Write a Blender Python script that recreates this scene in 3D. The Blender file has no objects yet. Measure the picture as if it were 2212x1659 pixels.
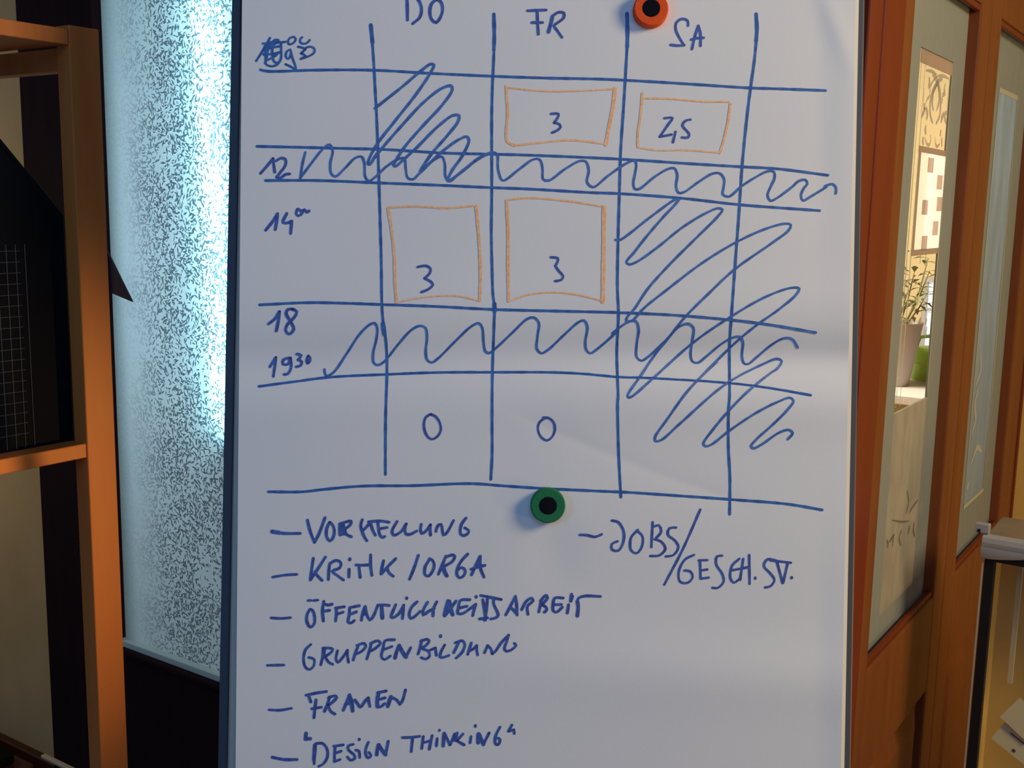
import bpy, bmesh, math, random
import numpy as np
from mathutils import Vector

# ------------------------------------------------------------------ camera
FPX, CX, CY = 2400.0, 1106.0, 829.5            # focal length and centre in photograph pixels (2212 x 1659)
TH, RO = math.radians(9.19), math.radians(1.05)
CAM = np.array([0, 0, 1.5])
FW = np.array([0, math.cos(TH), -math.sin(TH)])
R0 = np.array([1.0, 0, 0]); U0 = np.array([0, math.sin(TH), math.cos(TH)])
RI = R0 * math.cos(RO) + U0 * math.sin(RO)
UP = -R0 * math.sin(RO) + U0 * math.cos(RO)
col = bpy.context.scene.collection
scn = bpy.context.scene
cd = bpy.data.cameras.new('camera'); cam = bpy.data.objects.new('camera', cd); col.objects.link(cam)
from mathutils import Matrix
cam.matrix_world = Matrix(((RI[0], UP[0], -FW[0], CAM[0]), (RI[1], UP[1], -FW[1], CAM[1]), (RI[2], UP[2], -FW[2], CAM[2]), (0, 0, 0, 1)))
cd.sensor_width = 36; cd.lens = FPX / 2212 * 36; cd.clip_start = 0.02
scn.camera = cam

# ------------------------------------------------------------------ room frame: a runs along the glazed door, b along the frosted partition
AL = math.radians(34)
EV = np.array([math.sin(AL), math.cos(AL), 0]); EU = np.array([-math.cos(AL), math.sin(AL), 0])
O = np.array([0.44671, 1.51447, 0.0])
EZ = np.array([0, 0, 1.0])
def rp(a, b, z): return O + EV * a + EU * b + EZ * z
def ray(x, y): return FW + (x - CX) / FPX * RI - (y - CY) / FPX * UP
def on_plane(x, y, P0, n):
    d = ray(x, y); return CAM + d * (np.dot(P0 - CAM, n) / np.dot(d, n))
def on_door(x, y, b=0.0):
    p = on_plane(x, y, O + EU * b, EU); return np.dot(p - O, EV), p[2]

# ------------------------------------------------------------------ world, lights, exposure
w = bpy.data.worlds.new('world'); scn.world = w; w.use_nodes = True
w.node_tree.nodes['Background'].inputs[0].default_value = (0.385, 0.61, 1.0, 1)
w.node_tree.nodes['Background'].inputs[1].default_value = 0.08
vs = scn.view_settings
vs.view_transform = 'Standard'; vs.look = 'None'; vs.exposure = 0.03; vs.gamma = 1.0; vs.use_curve_mapping = False

def area(name, loc, target, size, power, color, size_y=None):
    l = bpy.data.lights.new(name, 'AREA'); l.energy = power; l.color = color; l.size = size
    if size_y: l.shape = 'RECTANGLE'; l.size_y = size_y
    o = bpy.data.objects.new(name, l); col.objects.link(o); o.location = loc
    d = Vector(target) - Vector(loc); o.rotation_euler = d.to_track_quat('-Z', 'Y').to_euler()
    return o
BC = CAM + FW * 1.226
area('room_lamp', BC + 2.3 * (.81 * R0 + .37 * U0 - .45 * FW), BC, .62, 31.5, (1.0, .80, .46))
area('daylight_left', (-1.5, -0.5, 1.75), BC, .7, 7.0, (.20, .54, 1.0), 1.0)
area('ceiling_fill', (0.2, -0.9, 2.6), (0.1, 1.3, 1.2), 1.2, 10, (.37, .59, 1.0))
area('low_warm_lamp', (3.4, 0.0, .52), (0, 1.4, 1.1), .45, 15, (1.0, .62, .20))
area('left_wall_fill', rp(-.62, 2.75, 1.35), rp(0, 2.1, 1.0), .4, 3.0, (1.0, .74, .32))  # added fill that brightens the beige wall behind the shelf
sp_ = bpy.data.lights.new('post_fill_spot', 'SPOT'); sp_.energy = 255; sp_.color = (1.0, .56, .15); sp_.spot_size = math.radians(16); sp_.spot_blend = .9; sp_.shadow_soft_size = .05  # added narrow spot that warms the shelf post
so = bpy.data.objects.new('post_fill_spot', sp_); col.objects.link(so); so.location = (2.60, 1.405, .78)
so.rotation_euler = (Vector((-.60, 1.215, 1.09)) - so.location).to_track_quat('-Z', 'Y').to_euler()
area('far_room_fill', rp(1.45, .95, 2.35), rp(1.7, .4, 1.0), .6, 58, (1.0, .91, .75))  # added fill that brightens the room behind the door
area('partition_glow_fill', rp(.95, 1.75, 1.45), rp(.0, 1.45, 1.15), .6, 8, (.54, .80, 1.0))  # added fill behind the frosted pane, lifts its left side

# ------------------------------------------------------------------ materials
def mat(name, color, rough=.6, metal=0, spec=.5, noise=None, emit=None, bump=None):
    m = bpy.data.materials.new(name); m.use_nodes = True
    nt = m.node_tree; b = nt.nodes['Principled BSDF']
    b.inputs['Base Color'].default_value = (*color, 1); b.inputs['Roughness'].default_value = rough
    b.inputs['Metallic'].default_value = metal; b.inputs['Specular IOR Level'].default_value = spec
    tc = nt.nodes.new('ShaderNodeTexCoord')
    if noise:                                   # (scale vector, colour2, contrast)
        mp = nt.nodes.new('ShaderNodeMapping'); mp.inputs['Scale'].default_value = noise[0]
        nz = nt.nodes.new('ShaderNodeTexNoise'); nz.inputs['Scale'].default_value = 1; nz.inputs['Detail'].default_value = 6
        cr = nt.nodes.new('ShaderNodeValToRGB')
        cr.color_ramp.elements[0].position = .5 - noise[2]; cr.color_ramp.elements[0].color = (*color, 1)
        cr.color_ramp.elements[1].position = .5 + noise[2]; cr.color_ramp.elements[1].color = (*noise[1], 1)
        nt.links.new(tc.outputs['Object'], mp.inputs[0]); nt.links.new(mp.outputs[0], nz.inputs['Vector'])
        nt.links.new(nz.outputs['Fac'], cr.inputs[0]); nt.links.new(cr.outputs[0], b.inputs['Base Color'])
    if bump:
        n2 = nt.nodes.new('ShaderNodeTexNoise'); n2.inputs['Scale'].default_value = bump[0]; n2.inputs['Detail'].default_value = 4
        bp = nt.nodes.new('ShaderNodeBump'); bp.inputs['Strength'].default_value = bump[1]; bp.inputs['Distance'].default_value = bump[2]
        nt.links.new(tc.outputs['Object'], n2.inputs['Vector']); nt.links.new(n2.outputs['Fac'], bp.inputs['Height'])
        nt.links.new(bp.outputs[0], b.inputs['Normal'])
    if emit:
        b.inputs['Emission Color'].default_value = (*emit[0], 1); b.inputs['Emission Strength'].default_value = emit[1]
    return m
M = {}
M['paper'] = mat('paper', (.80, .79, .83), .75, spec=.25, bump=(260, .12, .0006))
M['pad'] = mat('pad_paper', (.86, .82, .77), .8, spec=.2)
M['board'] = mat('board_white', (.62, .54, .46), .5)
M['frame'] = mat('frame_plastic', (.078, .084, .112), .55, spec=.3)
M['steel'] = mat('easel_steel', (.30, .31, .33), .4, .8)
M['ink'] = mat('ink_blue', (.024, .085, .34), .55, noise=((160, 160, 160), (.045, .17, .52), .16))
M['ink2'] = mat('ink_blue_light', (.040, .115, .40), .55, noise=((130, 130, 130), (.075, .20, .58), .16))
M['letter'] = mat('ink_violet_blue', (.048, .058, .33), .55, noise=((190, 190, 190), (.060, .155, .50), .18))
M['orange'] = mat('marker_orange', (1.0, .44, .13), .6, noise=((300, 300, 300), (1.0, .64, .40), .16))
M['red'] = mat('magnet_red', (.78, .070, .016), .8, spec=.15, noise=((900, 900, 900), (.86, .12, .03), .2), bump=(900, .5, .0008))
M['green'] = mat('magnet_green', (.014, .15, .070), .8, spec=.15, noise=((900, 900, 900), (.024, .21, .08), .2), bump=(900, .5, .0008))
M['black'] = mat('magnet_black', (.006, .006, .012), .9, spec=.08, bump=(900, .5, .0008))
M['shelf'] = mat('shelf_wood', (.47, .125, .022), .5, spec=.3, noise=((30, 30, 3), (.56, .17, .035), .25))
M['dark_wood'] = mat('dark_wood', (.013, .006, .012), .85, spec=.1, noise=((40, 40, 4), (.020, .008, .013), .25))
M['mahogany'] = mat('door_wood', (.185, .046, .013), .42, spec=.3, noise=((26, 26, 3), (.24, .072, .020), .22))
M['jamb'] = mat('jamb_wood', (.16, .022, .006), .45, spec=.3, noise=((26, 26, 3), (.20, .030, .009), .22))
M['wall'] = mat('wall_beige', (.64, .46, .24), .9, noise=((7, 7, 5), (.54, .38, .19), .25), bump=(90, .2, .002))
M['gold'] = mat('wall_golden', (.78, .50, .12), .85, bump=(90, .2, .002))
M['cream'] = mat('wall_cream', (.86, .72, .44), .9)
M['pale'] = mat('pale_trim', (.50, .45, .36), .6)
M['chrome'] = mat('silver_metal', (.66, .68, .70), .3, .55)
M['tray'] = mat('tray_metal', (.30, .24, .18), .45, .3, noise=((20, 20, 20), (.36, .30, .22), .2))
M['blackmetal'] = mat('black_metal', (.006, .005, .008), .5)
M['mesh'] = mat('holder_black', (.004, .005, .009), .9, spec=.08)
M['wire'] = mat('holder_wire', (.060, .058, .070), .4)
M['purple'] = mat('pennant_cloth', (.014, .006, .030), .8)
M['plinth'] = mat('low_box_wood', (.060, .014, .010), .5)
M['floor'] = mat('floor_boards', (.30, .26, .22), .6, noise=((5, 40, 5), (.22, .19, .16), .25))
M['ceil'] = mat('ceiling_white', (.75, .72, .66), .9)
M['pot'] = mat('pot_grey', (.50, .45, .44), .7)
M['soil'] = mat('soil', (.05, .035, .02), .95)
M['leaf'] = mat('leaf', (.16, .17, .07), .6, noise=((60, 60, 60), (.24, .24, .11), .2))
M['limegreen'] = mat('can_green', (.20, .40, .02), .35)
M['sill'] = mat('sill_white', (.60, .58, .58), .5)
M['cabinet'] = mat('cabinet_beige', (.60, .52, .40), .7)
M['etch_pale'] = mat('etched_pale_line', (.55, .54, .42), .7)
M['olive'] = mat('case_lining', (.80, .55, .14), .7, noise=((16, 16, 2), (.66, .47, .14), .25))
M['leaflet'] = mat('leaflet_paper', (.70, .62, .44), .8)
M['print'] = mat('leaflet_print', (.06, .05, .05), .8)
M['sky'] = mat('window_daylight', (.5, .5, .5), .5, emit=((.72, .86, 1.0), .85))
M['tube'] = mat('tube_glow', (.5, .5, .5), .5, emit=((.42, .92, 1.0), 17))

def mix_mat(name, build):
    m = bpy.data.materials.new(name); m.use_nodes = True
    nt = m.node_tree; nt.nodes.clear(); out = nt.nodes.new('ShaderNodeOutputMaterial')
    nt.links.new(build(nt), out.inputs['Surface']); return m
def node(nt, t, **kw):
    n = nt.nodes.new(t)
    for k, v in kw.items(): setattr(n, k, v)
    return n
def mth(nt, op, a, b=None):
    n = nt.nodes.new('ShaderNodeMath'); n.operation = op
    for i, v in enumerate((a, b)):
        if v is None: continue
        if isinstance(v, (int, float)): n.inputs[i].default_value = v
        else: nt.links.new(v, n.inputs[i])
    return n.outputs[0]

def frosted(col_t, col_d, k, nscale=None):       # rough translucent glass
    def b(nt):
        tr = node(nt, 'ShaderNodeBsdfTranslucent'); df = node(nt, 'ShaderNodeBsdfDiffuse'); mx = node(nt, 'ShaderNodeMixShader')
        tr.inputs[0].default_value = (*col_t, 1); df.inputs[0].default_value = (*col_d, 1); mx.inputs[0].default_value = k
        if nscale:
            tc = node(nt, 'ShaderNodeTexCoord'); mp = node(nt, 'ShaderNodeMapping'); mp.inputs['Scale'].default_value = nscale
            nz = node(nt, 'ShaderNodeTexNoise'); nz.inputs['Scale'].default_value = 1; nz.inputs['Detail'].default_value = 5
            cr = node(nt, 'ShaderNodeValToRGB'); cr.color_ramp.elements[0].position = .35; cr.color_ramp.elements[1].position = .65
            cr.color_ramp.elements[0].color = (*[c * .72 for c in col_t], 1); cr.color_ramp.elements[1].color = (*col_t, 1)
            nt.links.new(tc.outputs['Object'], mp.inputs[0]); nt.links.new(mp.outputs[0], nz.inputs['Vector'])
            nt.links.new(nz.outputs['Fac'], cr.inputs[0]); nt.links.new(cr.outputs[0], tr.inputs[0])
        nt.links.new(df.outputs[0], mx.inputs[1]); nt.links.new(tr.outputs[0], mx.inputs[2])
        return mx.outputs[0]
    return b
M['frost_border'] = mix_mat('frosted_border_glass', frosted((.17, .19, .17), (.56, .58, .55), .5, (60, 60, 14)))
M['frost_low'] = mix_mat('frosted_lower_glass', frosted((.58, .54, .46), (.54, .50, .42), .5, (34, 34, 14)))
M['frost_blue'] = mix_mat('frosted_grey_glass', frosted((.36, .44, .50), (.46, .50, .54), .5, (30, 30, 6)))
M['frost_pink'] = mix_mat('frosted_white_panel', frosted((1.0, .97, .95), (.85, .80, .78), .95))
def clear(nt):
    t = node(nt, 'ShaderNodeBsdfTransparent'); g = node(nt, 'ShaderNodeBsdfGlossy'); mx = node(nt, 'ShaderNodeMixShader')
    t.inputs[0].default_value = (.97, .96, .93, 1); g.inputs['Roughness'].default_value = .06; mx.inputs[0].default_value = .06
    nt.links.new(t.outputs[0], mx.inputs[1]); nt.links.new(g.outputs[0], mx.inputs[2])
    return mx.outputs[0]
M['clear'] = mix_mat('clear_glass', clear)
def etched(c, k):
    def b(nt):
        t = node(nt, 'ShaderNodeBsdfTransparent'); d = node(nt, 'ShaderNodeBsdfDiffuse'); tr = node(nt, 'ShaderNodeBsdfTranslucent'); m1 = node(nt, 'ShaderNodeMixShader'); m2 = node(nt, 'ShaderNodeMixShader')
        d.inputs[0].default_value = (*c, 1); tr.inputs[0].default_value = (*c, 1); m1.inputs[0].default_value = .5; m2.inputs[0].default_value = k
        nt.links.new(d.outputs[0], m1.inputs[1]); nt.links.new(tr.outputs[0], m1.inputs[2]); nt.links.new(t.outputs[0], m2.inputs[1]); nt.links.new(m1.outputs[0], m2.inputs[2])
        return m2.outputs[0]
    return b
M['etch'] = mix_mat('etched_line', etched((.30, .25, .22), .75))
M['square'] = mix_mat('etched_square', etched((.58, .42, .37), .62))
M['bar'] = mix_mat('etched_bar', etched((.50, .38, .30), .8))
def flake_glass(nt):                             # ice-flower glass: short dark strokes of random direction in frosted glass
    uv = node(nt, 'ShaderNodeUVMap'); uv.uv_map = 'uv'
    wz = node(nt, 'ShaderNodeTexNoise'); wz.inputs['Scale'].default_value = 22; wz.inputs['Detail'].default_value = 1
    nt.links.new(uv.outputs[0], wz.inputs['Vector'])
    sub = node(nt, 'ShaderNodeVectorMath', operation='SUBTRACT'); nt.links.new(wz.outputs['Color'], sub.inputs[0]); sub.inputs[1].default_value = (.5, .5, .5)
    scl = node(nt, 'ShaderNodeVectorMath', operation='SCALE'); nt.links.new(sub.outputs[0], scl.inputs[0]); scl.inputs['Scale'].default_value = .018
    add = node(nt, 'ShaderNodeVectorMath', operation='ADD'); nt.links.new(uv.outputs[0], add.inputs[0]); nt.links.new(scl.outputs[0], add.inputs[1])
    dn = node(nt, 'ShaderNodeTexNoise'); dn.inputs['Scale'].default_value = 9; dn.inputs['Detail'].default_value = 2; nt.links.new(uv.outputs[0], dn.inputs['Vector'])
    dens = mth(nt, 'ADD', mth(nt, 'MULTIPLY', mth(nt, 'SUBTRACT', dn.outputs['Fac'], .5), 2.4), .22)
    total = None
    for sc, off, L, Wd in ((72, 0.0, .50, .165), (92, 3.7, .50, .155), (58, 9.1, .58, .14), (83, 15.3, .50, .15)):
        ad2 = node(nt, 'ShaderNodeVectorMath', operation='ADD'); nt.links.new(add.outputs[0], ad2.inputs[0]); ad2.inputs[1].default_value = (off, off * .7, 0)
        v = node(nt, 'ShaderNodeTexVoronoi', voronoi_dimensions='2D'); v.inputs['Scale'].default_value = sc
        nt.links.new(ad2.outputs[0], v.inputs['Vector'])
        d = node(nt, 'ShaderNodeVectorMath', operation='SUBTRACT'); nt.links.new(ad2.outputs[0], d.inputs[0]); nt.links.new(v.outputs['Position'], d.inputs[1])
        s = node(nt, 'ShaderNodeVectorMath', operation='SCALE'); nt.links.new(d.outputs[0], s.inputs[0]); s.inputs['Scale'].default_value = sc
        sx = node(nt, 'ShaderNodeSeparateXYZ'); nt.links.new(s.outputs[0], sx.inputs[0])
        cx_ = node(nt, 'ShaderNodeSeparateColor'); nt.links.new(v.outputs['Color'], cx_.inputs[0])
        an = mth(nt, 'MULTIPLY', cx_.outputs[0], 6.283)
        co, si = mth(nt, 'COSINE', an), mth(nt, 'SINE', an)
        lx = mth(nt, 'ADD', mth(nt, 'MULTIPLY', sx.outputs[0], co), mth(nt, 'MULTIPLY', sx.outputs[1], si))
        ly = mth(nt, 'SUBTRACT', mth(nt, 'MULTIPLY', sx.outputs[1], co), mth(nt, 'MULTIPLY', sx.outputs[0], si))
        # tapered, slightly bent stroke
        bend = mth(nt, 'MULTIPLY', mth(nt, 'MULTIPLY', lx, lx), mth(nt, 'SUBTRACT', cx_.outputs[2], .5))
        ly = mth(nt, 'ABSOLUTE', mth(nt, 'ADD', ly, bend))
        e = mth(nt, 'ADD', mth(nt, 'DIVIDE', ly, Wd), mth(nt, 'DIVIDE', mth(nt, 'ABSOLUTE', lx), L))
        msk = mth(nt, 'MULTIPLY', mth(nt, 'SUBTRACT', 1.15, e), 3.0); 
        n_ = node(nt, 'ShaderNodeClamp'); nt.links.new(msk, n_.inputs[0])
        g = mth(nt, 'MULTIPLY', n_.outputs[0], mth(nt, 'GREATER_THAN', cx_.outputs[1], dens))
        total = g if total is None else mth(nt, 'MAXIMUM', total, g)
    sx0 = node(nt, 'ShaderNodeSeparateXYZ'); nt.links.new(uv.outputs[0], sx0.inputs[0])
    fd = node(nt, 'ShaderNodeMapRange', interpolation_type='SMOOTHSTEP'); nt.links.new(mth(nt, 'ADD', sx0.outputs[0], mth(nt, 'MULTIPLY', dn.outputs['Fac'], .09)), fd.inputs[0])
    fd.inputs[1].default_value = 1.46; fd.inputs[2].default_value = 1.61; fd.inputs[3].default_value = 1.0; fd.inputs[4].default_value = .10
    total = mth(nt, 'MULTIPLY', total, fd.outputs[0])       # stroke contrast painted weaker towards the jamb, where the backlight falls off
    cl = node(nt, 'ShaderNodeMix', data_type='RGBA'); nt.links.new(total, cl.inputs[0])
    cl.inputs[6].default_value = (.86, .90, .92, 1); cl.inputs[7].default_value = (.10, .155, .20, 1)
    tr = node(nt, 'ShaderNodeBsdfTranslucent'); nt.links.new(cl.outputs[2], tr.inputs[0])
    df = node(nt, 'ShaderNodeBsdfDiffuse'); df.inputs[0].default_value = (.62, .62, .62, 1)
    mx = node(nt, 'ShaderNodeMixShader'); mx.inputs[0].default_value = .62
    nt.links.new(df.outputs[0], mx.inputs[1]); nt.links.new(tr.outputs[0], mx.inputs[2])
    return mx.outputs[0]
M['flake'] = mix_mat('ice_flower_glass', flake_glass)

# ------------------------------------------------------------------ object helpers
def tag(o, label=None, cat=None, group=None, kind=None):
    for k, v in (('label', label), ('category', cat), ('group', group), ('kind', kind)):
        if v: o[k] = v
    return o
def empty(name, loc, label=None, cat=None, group=None, kind=None):
    o = bpy.data.objects.new(name, None); col.objects.link(o); o.location = [float(c) for c in loc]; o.empty_display_size = .05
    return tag(o, label, cat, group, kind)
def origin(o):
    p = np.zeros(3)
    while o is not None: p += np.array(o.location); o = o.parent
    return p
class MB:
    def __init__(s): s.v = []; s.f = []; s.uv = None
    def add(s, vs, fs):
        n = len(s.v); s.v += [np.asarray(v, float) for v in vs]; s.f += [[i + n for i in f] for f in fs]; return s
    def box(s, a0, a1, b0, b1, z0, z1):          # box in the room frame
        vs = [rp(a, b, z) for z in (z0, z1) for a, b in ((a0, b0), (a1, b0), (a1, b1), (a0, b1))]
        return s.add(vs, [(0, 1, 2, 3), (7, 6, 5, 4), (0, 4, 5, 1), (1, 5, 6, 2), (2, 6, 7, 3), (3, 7, 4, 0)])
    def prism(s, pts, d):                        # closed outline of 3-D points pushed along d
        n = len(pts); d = np.asarray(d, float)
        return s.add(list(pts) + [np.asarray(p) + d for p in pts], [tuple(range(n)), tuple(range(2 * n - 1, n - 1, -1))] + [(i, n + i, n + (i + 1) % n, (i + 1) % n) for i in range(n)])
    def tube(s, pts, r, n=8):
        pts = [np.asarray(p, float) for p in pts]; base = len(s.v); rr = r if isinstance(r, (list, tuple)) else [r] * len(pts)
        for i, p in enumerate(pts):
            t = pts[min(i + 1, len(pts) - 1)] - pts[max(i - 1, 0)]; t = t / (np.linalg.norm(t) + 1e-9)
            h = np.array([0, 0, 1.0]) if abs(t[2]) < .9 else np.array([1.0, 0, 0])
            x = np.cross(t, h); x /= np.linalg.norm(x); y = np.cross(t, x)
            for k in range(n):
                q = 2 * math.pi * k / n; s.v.append(p + rr[i] * (x * math.cos(q) + y * math.sin(q)))
        for i in range(len(pts) - 1):
            for k in range(n):
                s.f.append([base + i * n + k, base + i * n + (k + 1) % n, base + (i + 1) * n + (k + 1) % n, base + (i + 1) * n + k])
        s.f.append([base + k for k in range(n)][::-1]); s.f.append([base + (len(pts) - 1) * n + k for k in range(n)])
        return s
    def lathe(s, c, ax, prof, n=48):             # profile [(radius, height)] about axis ax through c
        c = np.asarray(c, float); ax = np.asarray(ax, float) / np.linalg.norm(ax)
        h = np.array([0, 0, 1.0]) if abs(ax[2]) < .9 else np.array([1.0, 0, 0])
        x = np.cross(ax, h); x /= np.linalg.norm(x); y = np.cross(ax, x); base = len(s.v)
        for r, z in prof:
            for k in range(n):
                q = 2 * math.pi * k / n; s.v.append(c + ax * z + r * (x * math.cos(q) + y * math.sin(q)))
        for i in range(len(prof) - 1):
            for k in range(n):
                s.f.append([base + i * n + k, base + i * n + (k + 1) % n, base + (i + 1) * n + (k + 1) % n, base + (i + 1) * n + k])
        s.f.append([base + k for k in range(n)][::-1]); s.f.append([base + (len(prof) - 1) * n + k for k in range(n)])
        return s
    def build(s, name, m, parent=None, smooth=False, bevel=0, seg=2):
        off = origin(parent)
        if parent is None and s.v:
            off = np.mean(s.v, axis=0); off[2] = min(v[2] for v in s.v)
        me = bpy.data.meshes.new(name); me.from_pydata([tuple(v - off) for v in s.v], [], s.f); me.update()
        bm = bmesh.new(); bm.from_mesh(me)
        if s.uv is None: bmesh.ops.recalc_face_normals(bm, faces=bm.faces)
        bm.to_mesh(me); bm.free()
        me.materials.append(m)
        if s.uv is not None:
            l = me.uv_layers.new(name='uv')
            for lp in me.loops: l.data[lp.index].uv = s.uv[lp.vertex_index]
        if smooth:
            for p in me.polygons: p.use_smooth = True
        o = bpy.data.objects.new(name, me); col.objects.link(o); o.parent = parent
        if parent is None: o.location = off
        if bevel:
            md = o.modifiers.new('bevel', 'BEVEL'); md.width = bevel; md.segments = seg; md.limit_method = 'ANGLE'; md.angle_limit = math.radians(40)
        if smooth == 'angle':
            for p in me.polygons: p.use_smooth = True
            me.set_sharp_from_angle(angle=math.radians(35))
        return o
def rbox(name, m, parent, *d, bevel=0): return MB().box(*d).build(name, m, parent, bevel=bevel)

# ------------------------------------------------------------------ setting: floor, ceiling, walls, frosted partition, glazed door
def struct(o, label=None): o['kind'] = 'structure'; return o
struct(rbox('floor', M['floor'], None, -3.2, 3.4, -2.2, 3.6, -.06, 0))
# beige wall left of the frosted partition, dark jamb, partition with its lower panel
struct(rbox('wall_left', M['wall'], None, 0.02, .14, 1.86, 3.5, 0, 2.6))
struct(rbox('trim_1', M['dark_wood'], None, -.015, .10, 1.600, 1.868, .0, 2.6, bevel=.004))
struct(rbox('baseboard_left', M['plinth'], None, -.004, .02, 1.868, 3.5, 0, .105, bevel=.003))
win = empty('window_1', rp(0, .8, 0), kind='structure')
rbox('lower_panel', M['dark_wood'], win, -.012, .03, 0.03, 1.60, 0, .478, bevel=.003)
rbox('bottom_rail', M['dark_wood'], win, -.022, .03, 0.03, 1.60, .478, .492, bevel=.004)
rbox('glazing_bead', mat('bead_lit_cyan', (.55, .78, .86), .15, spec=.8), win, -.010, .008, .03, 1.60, .492, .507, bevel=.002)  # cyan base colour stands in for light caught on the ledge
rbox('top_rail', M['dark_wood'], win, -.012, .03, .03, 1.60, 2.45, 2.6)
gp = MB(); nb, nz_ = 2, 2
for i in range(nb):
    for j in range(nz_): gp.v.append(rp(.010, .03 + 1.57 * i, .50 + 1.96 * j))
gp.f = [(0, 2, 3, 1)]; gp.uv = [(.03 + 1.57 * i, .50 + 1.96 * j) for i in range(nb) for j in range(nz_)]
pane = gp.build('pane', M['flake'], win)
struct(rbox('trim_2', M['jamb'], None, -.02, .036, -.02, .03, 0, 2.6, bevel=.003))      # corner post where partition and door meet
# unseen divider, added to keep cyan and warm light apart, walls of the far room
dv = MB().prism([rp(.04, .03, 0), rp(2.6, 2.6, 0), rp(2.66, 2.54, 0), rp(.085, .03, 0)], (0, 0, 2.6)); struct(dv.build('added_light_divider', M['cream'], None))
struct(rbox('wall_back', M['cream'], None, 3.2, 3.3, -.4, 3.5, 0, 2.6))
struct(rbox('wall_right', M['gold'], None, 1.49, 1.59, -2.2, .036, 0, 2.6))
# far window in the back wall
fw_ = empty('window_2', rp(3.19, .45, .95), kind='structure')
for d_ in ((.43, .45, .88, 1.24), (.655, .675, .88, 1.24), (.45, .655, .88, .90), (.45, .655, 1.22, 1.24), (.45, .655, 1.105, 1.115)):
    rbox('window_frame', M['sill'], fw_, 3.17, 3.2, *d_)
rbox('pane', M['sky'], fw_, 3.185, 3.2, .45, .655, .90, 1.22)

# glazed double door: leaves lie in the plane b = 0, glass recessed
struct(rbox('trim_3', M['jamb'], None, .036, .136, -.022, .036, 0, 2.6, bevel=.004))     # door jamb
struct(rbox('trim_4', M['jamb'], None, 1.471, 1.489, -.004, .036, 0, 2.12, bevel=.003))
struct(rbox('trim_5', M['jamb'], None,   .136, 1.489, -.022, .036, 2.12, 2.6, bevel=.004))
GL = .022
def leaf(name, a0, p0, p1, a1, center, extra):
    d = empty(name, rp((a0 + a1) / 2, .018, 0), kind='structure')
    rbox('stile', M['mahogany'], d, a0, p0, 0, .036, .012, 2.115, bevel=.004)
    rbox('stile', M['mahogany'], d, p1, a1, 0, .036, .012, 2.115, bevel=.004)
    rbox('rail', M['mahogany'], d, p0, p1, 0, .036, .555, .752, bevel=.004)
    rbox('rail', M['mahogany'], d, p0, p1, 0, .036, 1.872, 2.115, bevel=.004)
    rbox('rail', M['mahogany'], d, p0, p1, 0, .036, .012, .12, bevel=.004)
    lp = MB().box(p0, p1, .016, .032, .12, .555); pnl = lp.build('lower_panel', M['mahogany'], d)
    # raised field of the panel
    i_, o_ = .055, .02
    ring = lambda k, b: [rp(p0 + k, b, .12 + k), rp(p1 - k, b, .12 + k), rp(p1 - k, b, .555 - k), rp(p0 + k, b, .555 - k)]
    vs = ring(o_, .016) + ring(i_, .004)
    MB().add(vs, [(4, 5, 6, 7)] + [(i, (i + 1) % 4, 4 + (i + 1) % 4, 4 + i) for i in range(4)]).build('raised_field', M['mahogany'], pnl)
    # beads round the glass
    bd = MB()
    bd.box(p0, p1, .002, .012, 1.860, 1.872).box(p0, p1, .004, .014, .752, .764)
    bd.build('glazing_bead', M['jamb'], d, bevel=.003)
    z0, z1 = .752, 1.872
    c0, c1, zc0, zc1 = center
    fb = MB().box(p0, p1, GL, GL + .004, z0, zc0).box(p0, p1, GL, GL + .004, zc1, z1).box(p0, c0, GL, GL + .004, zc0, zc1).box(c1, p1, GL, GL + .004, zc0, zc1)
    fb.build('frosted_border', M['frost_border'], d)
    extra(d)
    return d
def etch_strip(mb, pts, wd, b=GL - .0008):       # ribbon on the glass plane, points (a, z), width in metres
    pts = [np.array(p, float) for p in pts]; n = len(pts); L, R_ = [], []
    for i, p in enumerate(pts):
        t = pts[min(i + 1, n - 1)] - pts[max(i - 1, 0)]; t = t / (np.linalg.norm(t) + 1e-9); nn = np.array([-t[1], t[0]])
        k = wd * (.35 + .65 * math.sin(math.pi * (i + .6) / (n + .2)))
        L.append(p + nn * k / 2); R_.append(p - nn * k / 2)
    vs = [rp(q[0], b, q[1]) for q in L] + [rp(q[0], b, q[1]) for q in R_]
    mb.add(vs, [(i, i + 1, n + i + 1, n + i) for i in range(n - 1)])
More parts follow.
